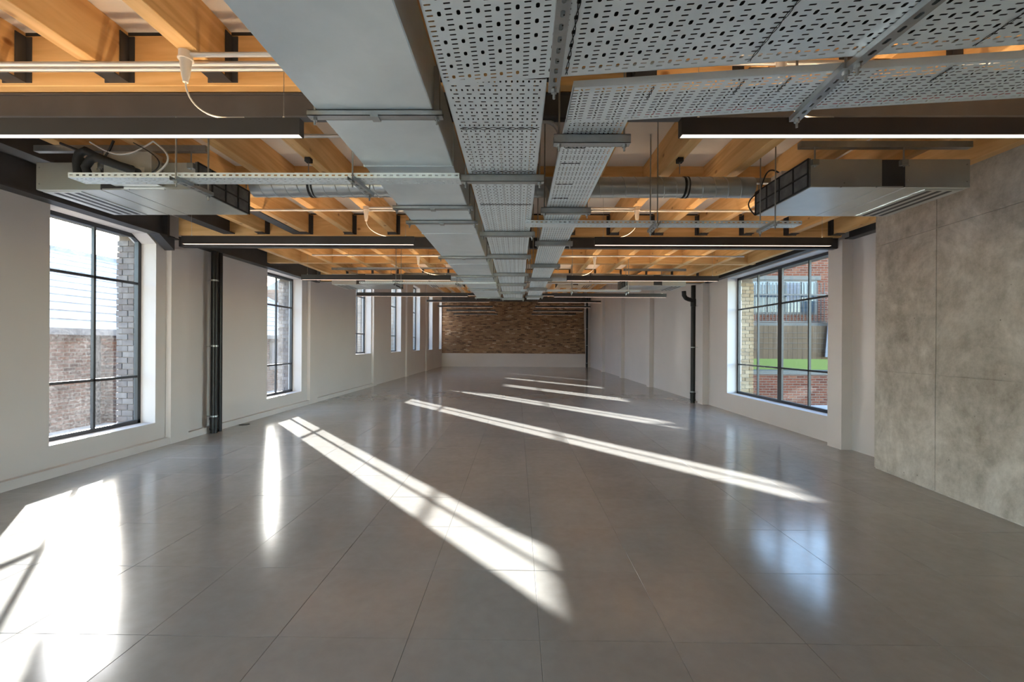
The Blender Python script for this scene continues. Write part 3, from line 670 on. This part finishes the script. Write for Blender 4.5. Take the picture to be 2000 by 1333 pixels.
# ------------------------------------------------------------------ main duct and spiral ducts
DX0, DX1, DZ = -0.866, -0.366, EYE + 1.0
md = thing('air_duct', ((DX0 + DX1) / 2, 4, DZ), 'long flat galvanised main air duct beside the middle tray', 'duct')
sec = [(-1.5, 1.19), (1.19, 2.42), (2.42, 3.9), (3.9, 5.4), (5.4, 6.75), (6.75, 8.1), (8.1, 9.45)]
for a, bb in sec:
    mb = MB().cbox(DX0, DX1, a + 0.001, bb - 0.001, DZ, DZ + 0.235, 0.004); mb.build('duct_section', 'duct', md)
    if a > 0: MB().box(DX0 - 0.004, DX1 + 0.004, a - 0.006, a + 0.006, DZ - 0.0025, DZ + 0.238).build('seam', 'duct', md)
def spiral(x0, x1, y, z, r, label):
    t8 = thing('spiral_duct', ((x0 + x1) / 2, y, z), label, 'duct')
    shaded(MB().tube([(x0, y, z), (x1, y, z)], r, 32).build('pipe', 'spiral', t8))
    mb = MB(); x = x0 + 0.03; p = 0.105; n = 32; turns = int((x1 - x0 - 0.08) / p)
    pts = [(x0 + 0.03 + p * i / n, y + math.cos(2 * math.pi * i / n) * (r + 0.0005), z + math.sin(2 * math.pi * i / n) * (r + 0.0005)) for i in range(turns * n)]
    mb.tube(pts, 0.0036, 5); mb.build('spiral_seam', 'spiral', t8)
    xc = x0 + (x1 - x0) * (0.355 if x0 < -1 else 0.75)
    MB().tube([(xc, y, z), (xc + 0.018, y, z)], r + 0.004, 32).build('band', 'rubber', t8)
    MB().tube([(xc + 0.034, y, z), (xc + 0.044, y, z)], r + 0.004, 32).build('band', 'rubber', t8)
    return t8
SZ = 2.655
spiral(-2.22, -0.87, 3.60, SZ, 0.083, 'round spiral duct from the main duct to the near left fan coil unit')
spiral(-0.364, 1.94, 3.60, SZ, 0.083, 'round spiral duct from the main duct to the near right fan coil unit')
spiral(-2.22, -0.87, 8.45, SZ, 0.083, 'round spiral duct from the main duct to the far left fan coil unit')
spiral(-0.364, 2.00, 8.45, SZ, 0.083, 'round spiral duct from the main duct to the far right fan coil unit')

# ------------------------------------------------------------------ fan coil units
def fcu(x0, x1, y0, y1, z0, side, label, detail=True, ztop=None):
    """side +1: supply grille towards +x, filter towards -x"""
    h2 = 0.198; z1 = z0 + h2
    t9 = thing('fan_coil_unit', ((x0 + x1) / 2, (y0 + y1) / 2, z0), label, 'air unit', 'ceiling fan coil units')
    W = x1 - x0
    def X(u): return x0 + W * u if side > 0 else x1 - W * u
    def bx(mb, u0, u1, a, bb, c2, d2):
        p, q = sorted((X(u0), X(u1))); return mb.box(p, q, a, bb, c2, d2)
    mb = MB(); p, q = sorted((X(0.012), X(0.455))); mb.cbox(p, q, y0, y1, z0, z1, 0.003); mb.build('fan_section', 'fcu', t9)
    mb = MB(); bx(mb, 0.455, 0.625, y0 + 0.002, y1 - 0.002, z0 + 0.004, z1 - 0.004); mb.build('coil_section', 'black', t9)
    mb = MB(); bx(mb, 0.455, 0.59, y0 + 0.001, y1 - 0.001, z0 - 0.002, z0 + 0.008); mb.build('bottom_cover', 'fcu', t9)
    mb = MB(); p, q = sorted((X(0.60), X(1.0))); mb.cbox(p, q, y0, y1, z0 - 0.002, z1, 0.003); mb.build('supply_plenum', 'fcu', t9)
    mb = MB(); bx(mb, 0.745, 0.985, y0 + 0.03, y1 - 0.02, z0 - 0.008, z0 - 0.002); mb.build('grille_frame', 'fcu', t9)
    for s2 in range(3):
        mb = MB(); u = 0.775 + 0.065 * s2; bx(mb, u, u + 0.030, y0 + 0.05, y1 - 0.04, z0 - 0.0095, z0 - 0.007); mb.build('grille_slot', 'black', t9)
    mb = MB(); bx(mb, 0.0, 0.012, y0, y1, z0 + 0.006, z1 + 0.004); ff = mb.build('filter', 'filter', t9)
    fb = MB(); nb = 4
    for i in range(nb + 1):
        yy = y0 + (y1 - y0) * i / nb; fb_w = 0.012 if i in (0, nb) else 0.006
        bx(fb, -0.005, 0.0, max(y0, yy - fb_w), min(y1, yy + fb_w), z0 + 0.004, z1 + 0.006)
    for zz in (z0 + 0.006, (z0 + z1) / 2, z1 + 0.0): bx(fb, -0.005, 0.0, y0, y1, zz - 0.004, zz + 0.006)
    fb.build('filter_frame', 'rubber', ff)
    zt = ztop or ZJ
    if detail:
        mb = MB(); bx(mb, -0.06, 1.0, y0 - 0.02, y0 + 0.02, zt - 0.045, zt - 0.002); mb.build('support_channel', 'zinc', t9)
        mb = MB(); bx(mb, -0.05, 1.0, y1 - 0.03, y1 + 0.01, zt - 0.045, zt - 0.002); mb.build('support_channel', 'zinc', t9)
        for u in (0.03, 0.58):
            for yy in (y0 - 0.012, y1 + 0.012):
                MB().tube([(X(u), yy, z1 - 0.06), (X(u), yy, zt - 0.02)], 0.0048, 8).build('rod', 'zinc', t9)
                MB().box(X(u) - 0.022, X(u) + 0.022, yy - 0.014, yy + 0.014, z1 - 0.05, z1 - 0.012).build('bracket', 'zinc', t9)
        for u, yy, zz in ((0.22, y0, z0 + 0.03), (0.20, y0, z0 + 0.002), (0.42, y0, z0 + 0.002), (0.98, y0, z0 + 0.04), (0.98, y0, z0 + 0.16), (0.62, y0, z0 + 0.05), (0.62, y0, z0 + 0.15)):
            MB().tube([(X(u), yy - 0.003, zz), (X(u), yy + 0.003, zz)], 0.005, 6).build('screw', 'zinc', t9)
    else:
        for u in (0.1, 0.9):
            MB().tube([(X(u), (y0 + y1) / 2, z1 - 0.01), (X(u), (y0 + y1) / 2, zt)], 0.006, 6).build('rod', 'zinc', t9)
    return t9
FZ = EYE + 1.11
FR = fcu(2.035, 3.15, 3.035, 3.71, FZ, 1, 'boxy galvanised fan coil unit hanging beside the concrete wall')
FL = fcu(-3.515, -2.33, 3.10, 3.71, FZ, -1, 'boxy galvanised fan coil unit with insulated pipes hanging above the nearest window')
fcu(2.05, 3.15, 8.08, 8.78, FZ, 1, 'galvanised fan coil unit at the far end of the low ceiling, drainpipe side')
fcu(-3.50, -2.34, 8.08, 8.78, FZ, -1, 'galvanised fan coil unit at the far end of the low ceiling, sunny side')
fcu(1.6, 3.0, 17.3, 18.1, 3.72, 1, 'distant galvanised fan coil unit above the far pendant lights, right side', False, ZHI - 0.02)
fcu(-3.6, -2.2, 17.3, 18.1, 3.72, -1, 'distant galvanised fan coil unit above the far pendant lights, left side', False, ZHI - 0.02)
# pipes, box and cables on the near left unit
MB().cbox(-2.92, -2.58, 3.00, 3.095, FZ + 0.02, FZ + 0.235, 0.003).build('control_box', 'fcu', FL)
MB().box(-2.70, -2.63, 2.998, 3.001, FZ + 0.06, FZ + 0.12).build('label_plate', 'plastic', FL)
shaded(MB().tube([(-3.12, 3.02, FZ + 0.05), (-3.12, 3.01, FZ + 0.17), (-3.10, 3.005, FZ + 0.22), (-3.05, 3.0, FZ + 0.24), (-2.98, 3.0, FZ + 0.20), (-2.80, 2.985, FZ + 0.13), (-2.70, 2.98, FZ + 0.10)], 0.027, 10).build('insulated_pipe', 'rubber', FL), 60)
shaded(MB().tube([(-3.00, 2.985, FZ + 0.03), (-3.02, 2.97, FZ + 0.11), (-2.98, 2.965, FZ + 0.16), (-2.93, 2.96, FZ + 0.17), (-2.85, 2.95, FZ + 0.14), (-2.62, 2.94, FZ + 0.06)], 0.026, 10).build('insulated_pipe', 'rubber', FL), 60)
def curve(p0, p1, sag, n=14, ax=(0, 0, -1)):
    a, bb = Vector(p0), Vector(p1); return [a.lerp(bb, i / n) + Vector(ax) * sag * math.sin(math.pi * i / n) for i in range(n + 1)]
MB().tube(curve((-3.02, 3.0, FZ + 0.30), (-2.56, 2.99, FZ + 0.30), 0.09), 0.005, 6).build('cable', 'whitecable', FL)
MB().tube(curve((-2.56, 2.99, FZ + 0.30), (-2.56, 2.98, FZ + 0.05), 0.11, ax=(1, 0, 0)), 0.006, 6).build('cable', 'whitecable', FL)
MB().tube(curve((-2.70, 2.99, FZ + 0.29), (-2.60, 2.99, FZ + 0.06), 0.13, ax=(1, 0, -0.1)), 0.004, 6).build('cable', 'cable', FL)
MB().tube([(-3.25, 3.02, FZ + 0.30), (-2.95, 3.0, FZ + 0.18)], 0.010, 6).build('drain_hose', 'cable', FL)
MB().tube(curve((-2.95, 3.0, FZ + 0.17), (-2.85, 3.0, FZ + 0.31), 0.03), 0.008, 6).build('drain_hose', 'cable', FL)
# wiring on the near right unit
MB().box(2.08, 2.20, 3.42, 3.56, FZ + 0.20, FZ + 0.27).build('junction_cover', 'plastic', FR)
MB().tube(curve((2.11, 3.48, FZ + 0.27), (2.02, 3.6, FZ + 0.20), 0.08, ax=(-0.2, 0, 1)), 0.006, 6).build('cable', 'cable', FR)
MB().tube(curve((2.04, 3.66, FZ + 0.19), (2.03, 3.71, FZ + 0.01), 0.07, ax=(-1, 0, 0)), 0.006, 6).build('cable', 'cable', FR)

# ------------------------------------------------------------------ pendant lights
def light(x0, x1, y, z, label, group, zc):
    tl = thing('pendant_light', ((x0 + x1) / 2, y, z), label, 'lamp', group)
    w2 = 0.022; h2 = 0.082
    mb = MB()
    mb.box(x0, x1, y - w2, y - w2 + 0.004, z, z + h2).box(x0, x1, y + w2 - 0.004, y + w2, z, z + h2)
    mb.box(x0, x0 + 0.006, y - w2 + 0.004, y + w2 - 0.004, z, z + h2).box(x1 - 0.006, x1, y - w2 + 0.004, y + w2 - 0.004, z, z + h2)
    mb.box(x0 + 0.006, x1 - 0.006, y - w2 + 0.004, y + w2 - 0.004, z + 0.012, z + h2 - 0.006); mb.build('housing', 'black', tl)
    mb = MB(); mb.box(x0 + 0.006, x1 - 0.006, y - w2 + 0.004, y + w2 - 0.004, z + 0.0012, z + 0.0115); mb.build('diffuser', 'led', tl)
    mb = MB(); mb.box(x0 + 0.02, x1 - 0.02, y - 0.012, y + 0.012, z + h2 - 0.0055, z + h2 - 0.002); mb.build('uplight_strip', 'led_up', tl)
    for x in (x0 + 0.09, x1 - 0.09):
        MB().tube([(x, y, z + h2 - 0.006), (x, y, zc)], 0.0013, 5).build('suspension_wire', 'zinc', tl)
        MB().tube([(x, y, z + h2 - 0.004), (x, y, z + h2 + 0.016)], 0.005, 6).build('gripper', 'zinc', tl)
    return tl
LZ = EYE + 1.02; LZH = EYE + 1.60
ROWS = [(2.112, LZ, ZD), (4.43, LZ, ZD), (6.90, LZ, ZD), (9.28, LZ, ZD), (14.25, LZH, ZHI - 0.02), (16.48, LZH, ZHI - 0.02), (18.8, LZH, ZHI - 0.02), (21.1, LZH, ZHI - 0.02), (23.55, LZH, ZHI - 0.02)]
for k, (y, z, zc) in enumerate(ROWS):
    for x0, x1, sd in ((-3.475, -1.068, 'left'), (0.79, 3.20, 'right')):
        light(x0, x1, y, z, 'long black linear pendant light, %s from the camera in the %s-hand row' % (ORD[k], sd), 'linear pendant lights', zc)

# conduits, junction boxes, plugs and cords
def conduit(x0, x1, y, z, label, r=0.0125, bend=False):
    pts = [(x0, y, z), (x1, y, z)]
    return tag(shaded(MB().tube(pts, r, 12).build('conduit', 'conduit'), 60), label, 'conduit', 'steel conduits under the joists')
CZ = ZJ - 0.014
for k, (xa, xb, y, lab) in enumerate((
    (-4.3, -0.87, 2.165, 'left steel conduit nearest the camera under the joists'),
    (0.55, 3.72, 2.165, 'right steel conduit nearest the camera under the joists'),
    (-4.3, -0.87, 2.205, 'left steel conduit running just behind the nearest one'),
    (-2.4, -0.87, 2.92, 'left steel conduit just past the first pendant light'),
    (-2.9, -0.87, 4.55, 'left steel conduit past the left fan coil unit'),
    (0.5, 3.0, 4.55, 'right steel conduit past the right fan coil unit'),
    (-3.3, -0.87, 6.88, 'left steel conduit above the third pendant light'),
    (0.5, 3.6, 6.88, 'right steel conduit above the third pendant light'),
    (-3.0, -0.87, 8.02, 'left steel conduit near the far fan coil unit'))):
    conduit(xa, xb, y, CZ, lab)
def drop(x, y, xe, zl, cond_to, label):
    """junction box under a joist with a conduit stub, plug and a cord to a light"""
    tj = thing('ceiling_rose', (x, y, ZJ), label, 'socket', 'plug-in ceiling roses')
    shaded(MB().tube([(x, y, ZJ - 0.034), (x, y, ZJ)], 0.030, 16).build('box', 'plastic', tj), 40)
    shaded(MB().tube([(x, y, ZJ - 0.040), (x, y, ZJ - 0.034)], 0.034, 16).build('collar', 'plastic', tj), 40)
    shaded(MB().tube([(x, y, ZJ - 0.15), (x, y, ZJ - 0.135), (x, y, ZJ - 0.12), (x, y, ZJ - 0.04)], [0.012, 0.014, 0.018, 0.026], 14).build('plug', 'plastic', tj), 40)
    s2 = 1 if cond_to > x else -1
    MB().tube([(x + s2 * 0.028, y, CZ), (cond_to, y, CZ)], 0.0115, 12).build('conduit_stub', 'conduit', tj)
    pts = [Vector((x, y, ZJ - 0.15))]; n = 12
    for i in range(1, n + 1):
        u = i / n; pts.append(Vector((x + (xe - x) * u ** 1.7, y + 0.01 * u, (ZJ - 0.15) + (zl + 0.088 - (ZJ - 0.15)) * min(1, math.sin(u * math.pi / 2) ** 0.9))))
    ext = Vector((0.08 * (1 if xe > x else -1), 0, 0.0)); pts += [pts[-1] + ext]
    MB().tube(pts, 0.004, 6).build('cord', 'whitecable', tj)
drop(-1.635, 2.095, -1.43, LZ, -0.87, 'white ceiling rose and cord above the nearest left pendant light')
drop(1.27, 2.095, 1.45, LZ, 0.62, 'white ceiling rose and cord above the nearest right pendant light')
drop(-1.58, 4.47, -1.25, LZ, -0.87, 'white ceiling rose and cord above the second left pendant light')
drop(1.235, 4.47, 0.99, LZ, 0.5, 'white ceiling rose and cord above the second right pendant light')
drop(-1.60, 6.93, -1.22, LZ, -0.87, 'white ceiling rose and cord above the third left pendant light')
drop(1.24, 6.93, 0.98, LZ, 0.5, 'white ceiling rose and cord above the third right pendant light')
# small sensor boxes on joists
for x, y, lab in ((-1.615, 3.30, 'small dark sensor fixed under a joist, left of the main duct'), (1.235, 3.30, 'small dark sensor fixed under a joist, right of the trays')):
    ts = thing('ceiling_sensor', (x, y, ZJ), lab, 'sensor')
    MB().cbox(x - 0.022, x + 0.022, y - 0.022, y + 0.022, ZJ - 0.035, ZJ, 0.003).build('housing', 'rubber', ts)
    MB().tube([(x, y, ZJ - 0.12), (x, y, ZJ - 0.035)], 0.0035, 6).build('stem', 'zinc', ts)
# arched conduits between the two trays
for k, y in enumerate((2.45, 3.40, 4.5)):
    pts = [(0.115 + 0.0, y, ZT + 0.30)] + [(0.15 + 0.085 * math.sin(a), y, ZT + 0.215 + 0.085 * math.cos(a)) for a in [R(q) for q in range(0, 100, 15)]] + [(0.235, y, ZT + 0.10), (0.235, y, ZT + 0.026)]
    tag(shaded(MB().tube([(-0.2, y, ZT + 0.30)] + pts, 0.0125, 10).build('bent_conduit', 'conduit'), 60), 'bent conduit dropping to the narrower tray, %s from the camera' % ORD[k], 'conduit', 'bent conduits between the trays')

# ------------------------------------------------------------------ drainpipes
def drainpipe(x, y, r, z1, label, twin=None, elbow=False):
    tp = thing('drainpipe', (x, y, 0), label, 'pipe')
    shaded(MB().tube([(x, y, 0.0), (x, y, z1)], r, 20).build('pipe', 'blackpipe', tp), 50)
    if twin: shaded(MB().tube([(x + twin[0], y + twin[1], 0.0), (x + twin[0], y + twin[1], z1)], twin[2], 20).build('pipe', 'blackpipe', tp), 50)
    for z in (0.05, 0.20): shaded(MB().tube([(x, y, z), (x, y, z + 0.03)], r + 0.012, 20).build('socket', 'blackpipe', tp), 50)
    shaded(MB().tube([(x, y, 0.05), (x, y, 0.23)], r + 0.006, 20).build('collar', 'blackpipe', tp), 50)
    for z in (0.24, 1.28, 2.25):
        MB().tube([(x, y, z), (x, y, z + 0.022)], r + 0.005, 20).build('clip', 'zinc', tp)
        xw = -4.60 if x < 0 else XR; MB().tube([(x, y, z + 0.01), (xw, y, z + 0.01)], 0.004, 6).build('clip_arm', 'zinc', tp)
    if elbow:
        shaded(MB().tube([(x, y - 0.01, 2.36), (x - 0.06, y - 0.02, 2.40), (x - 0.12, y - 0.03, 2.41), (x - 0.19, y - 0.04, 2.44), (x - 0.235, y - 0.05, 2.50), (x - 0.24, y - 0.05, 2.60)], 0.05, 14).build('elbow', 'blackpipe', tp), 60)
        shaded(MB().tube([(x, y, 2.25), (x, y, 2.42)], r + 0.010, 20).build('branch_tee', 'blackpipe', tp), 50)
    return tp
drainpipe(-4.487, 6.33, 0.046, 2.69, 'pair of black drainpipes clipped to the white wall past the near pilaster', twin=(-0.02, 0.125, 0.046))
drainpipe(4.12, 10.12, 0.052, 2.74, 'black drainpipe with an elbow beside the second right pilaster', elbow=True)
drainpipe(4.10, 25.30, 0.06, 4.1, 'black drainpipe in the far corner by the brick wall')
dr = thing('floor_drain', (-4.46, 7.0, 0.0), 'small dark round floor outlet beside the drainpipes', 'floor drain')
shaded(MB().tube([(-4.46, 7.0, -0.002), (-4.46, 7.0, 0.003)], 0.078, 24).build('cover', 'rubber', dr), 40)
shaded(MB().tube([(-4.46, 7.0, 0.003), (-4.46, 7.0, 0.0045)], 0.06, 24).build('grate', 'steel', dr), 40)

# ------------------------------------------------------------------ outside
m, t, b = mat('yard_paving', (0.42, 0.39, 0.36), 0.85); v = world_pos(t)
t.links.new(ramp(t, noise(t, v, 2.5, 6), [(0.3, (0.34, 0.32, 0.30)), (0.7, (0.46, 0.43, 0.40))]), b.inputs['Base Color']); M['yard'] = m
m, t, b = mat('slate_roof', (0.16, 0.16, 0.17), 0.6); v = world_pos(t, (1, 1, 1))
t.links.new(ramp(t, noise(t, v, 3, 5), [(0.3, (0.13, 0.13, 0.14)), (0.7, (0.24, 0.235, 0.23))]), b.inputs['Base Color']); M['slate'] = m
M['stone'] = mat('pale_stone', (0.11, 0.102, 0.09), 0.8)[0]
M['lime'] = mat('lime_green_panel', (0.085, 0.125, 0.006), 0.6)[0]
M['curtain'] = mat('pale_net_curtain', (0.15, 0.15, 0.165), 0.8)[0]
M['darkglass'] = mat('dark_house_glass', (0.06, 0.075, 0.09), 0.08)[0]
m, t, b = mat('weathered_brown_board', (0.26, 0.17, 0.09), 0.75); v = world_pos(t, (30, 30, 1.5))
t.links.new(ramp(t, noise(t, v, 1, 4), [(0.3, (0.06, 0.032, 0.012)), (0.7, (0.105, 0.06, 0.026))]), b.inputs['Base Color']); M['board'] = m
M['sill'] = mat('lead_grey_sill', (0.36, 0.36, 0.41), 0.6)[0]
tag(MB().box(-40, -4.9, -20, 60, -0.8, -0.42).build('yard_ground', 'yard'), 'paved yard outside the sunny wall', 'ground', kind='structure')
tag(MB().box(4.7, 40, -20, 60, -0.8, -0.42).build('garden_ground', 'yard'), 'paved yard outside the wide window', 'ground', kind='structure')
for k, (a, bb, lo, hi) in enumerate(LW):
    if hi < 3: MB(skew).prism([(-5.17, lo - 0.045), (-4.86, lo - 0.005), (-4.86, lo - 0.055), (-5.17, lo - 0.075)], 'y', a, bb).build('outer_sill', 'sill', wall_left)
# low brick building across the yard
hb = thing('brick_outbuilding', (-9, 12, -0.42), 'low red brick building with a slate roof across the sunny yard', 'building')
MB().box(-17.5, -9.0, 2.0, 21.6, -0.42, 1.60).build('wall', 'brick_left', hb)
rf = MB().prism([(-8.8, 1.58), (-13.4, 4.02), (-18, 1.58), (-18, 1.48), (-13.4, 3.92), (-8.8, 1.48)], 'y', 1.8, 21.8).build('roof', 'slate', hb)
for k in range(12):
    xa = -8.8 - 4.6 * k / 12; za = 1.58 + 2.44 * k / 12; xb = -8.8 - 4.6 * (k + 1) / 12; zb = 1.58 + 2.44 * (k + 1) / 12
    MB().prism([(xa, za), (xb, zb), (xb, zb + 0.012), (xa, za + 0.03)], 'y', 1.8, 21.8).build('slate_course', 'slate', rf)
MB().box(-13.5, -13.3, 1.8, 21.8, 3.98, 4.10).build('ridge', 'slate', rf)
MB().box(-9.0, -8.75, 9.3, 9.62, -0.42, 1.15).build('pier', 'brick_left', hb)
MB().tube([(-8.93, 9.05, -0.42), (-8.93, 9.05, 1.5)], 0.06, 10).build('downpipe', 'blackpipe', hb)
wn = MB().box(-9.02, -8.97, 15.55, 16.35, 0.35, 1.45).build('window', 'stone', hb); MB().box(-8.99, -8.96, 15.65, 16.25, 0.45, 1.35).build('pane', 'curtain', wn)
tb2 = thing('brick_house', (-10, 28, -0.42), 'taller brick house at the far end of the sunny yard', 'building')
MB().box(-16.0, -9.0, 22.6, 31.0, -0.42, 4.15).build('wall', 'brick_left', tb2)
MB().prism([(-8.8, 4.13), (-12.5, 6.2), (-16.2, 4.13)], 'y', 25.8, 31.2).build('roof', 'slate', tb2)
# red brick house beyond the wide window
rh = thing('red_brick_house', (9.5, 14, -0.42), 'red brick house with railed windows seen through the wide window', 'building')
MB().box(5.6, 15.0, 14.0, 20.0, -0.42, 4.75).build('wall', 'brick_right', rh)
MB().box(7.35, 9.75, 13.93, 14.02, 3.46, 3.58).build('lintel', 'stone', rh)
wn = MB().box(7.45, 9.65, 13.97, 14.02, 2.35, 3.46).build('window', 'frame', rh)
for xa, xb in ((7.52, 8.02), (8.08, 8.58), (8.64, 9.10), (9.16, 9.58)): MB().box(xa, xb, 13.955, 13.972, 2.42, 3.40).build('pane', 'darkglass', wn)
MB().box(8.66, 9.08, 13.950, 13.954, 2.75, 3.36).build('blind', 'curtain', wn)
rl = MB().box(7.2, 9.75, 13.70, 13.74, 2.93, 2.98).build('railing', 'black', rh)
MB().box(7.2, 9.75, 13.70, 13.74, 2.08, 2.12).build('rail', 'black', rl)
for i in range(24): MB().box(7.22 + 0.108 * i, 7.236 + 0.108 * i, 13.712, 13.728, 2.10, 3.34).build('baluster', 'black', rl)
MB().box(6.9, 10.2, 13.6, 14.0, 1.96, 2.06).build('balcony_slab', 'stone', rh)
sc = thing('board_screen', (9, 13.4, -0.42), 'weathered brown board screen with a lime green base', 'fence')
x = 5.7; k = 0
while x < 13.0:
    MB().box(x, x + 0.145, 13.45, 13.48, 0.93, 1.96).build('board', 'board', sc); x += 0.15
for z in (1.25, 1.42, 1.58, 1.74): MB().tube([(5.7, 13.43, z), (13, 13.43, z)], 0.006, 6).build('wire', 'stone', sc)
MB().box(5.7, 13.0, 13.44, 13.50, 0.60, 0.93).build('base_panel', 'lime', sc)
MB().prism([(9.45, 1.0), (9.6, 2.85), (10.1, 2.85), (9.95, 1.0)], 'y', 13.30, 13.33).build('hanging_cloth', 'curtain', sc)
gw = thing('garden_wall', (9, 12.8, -0.42), 'low old brick retaining wall below the lime green screen', 'wall')
MB().box(5.4, 13.0, 12.9, 13.40, -0.42, 0.48).build('wall', 'brick_right', gw); MB().box(5.4, 13.0, 12.86, 13.44, 0.48, 0.60).build('coping', 'stone', gw)
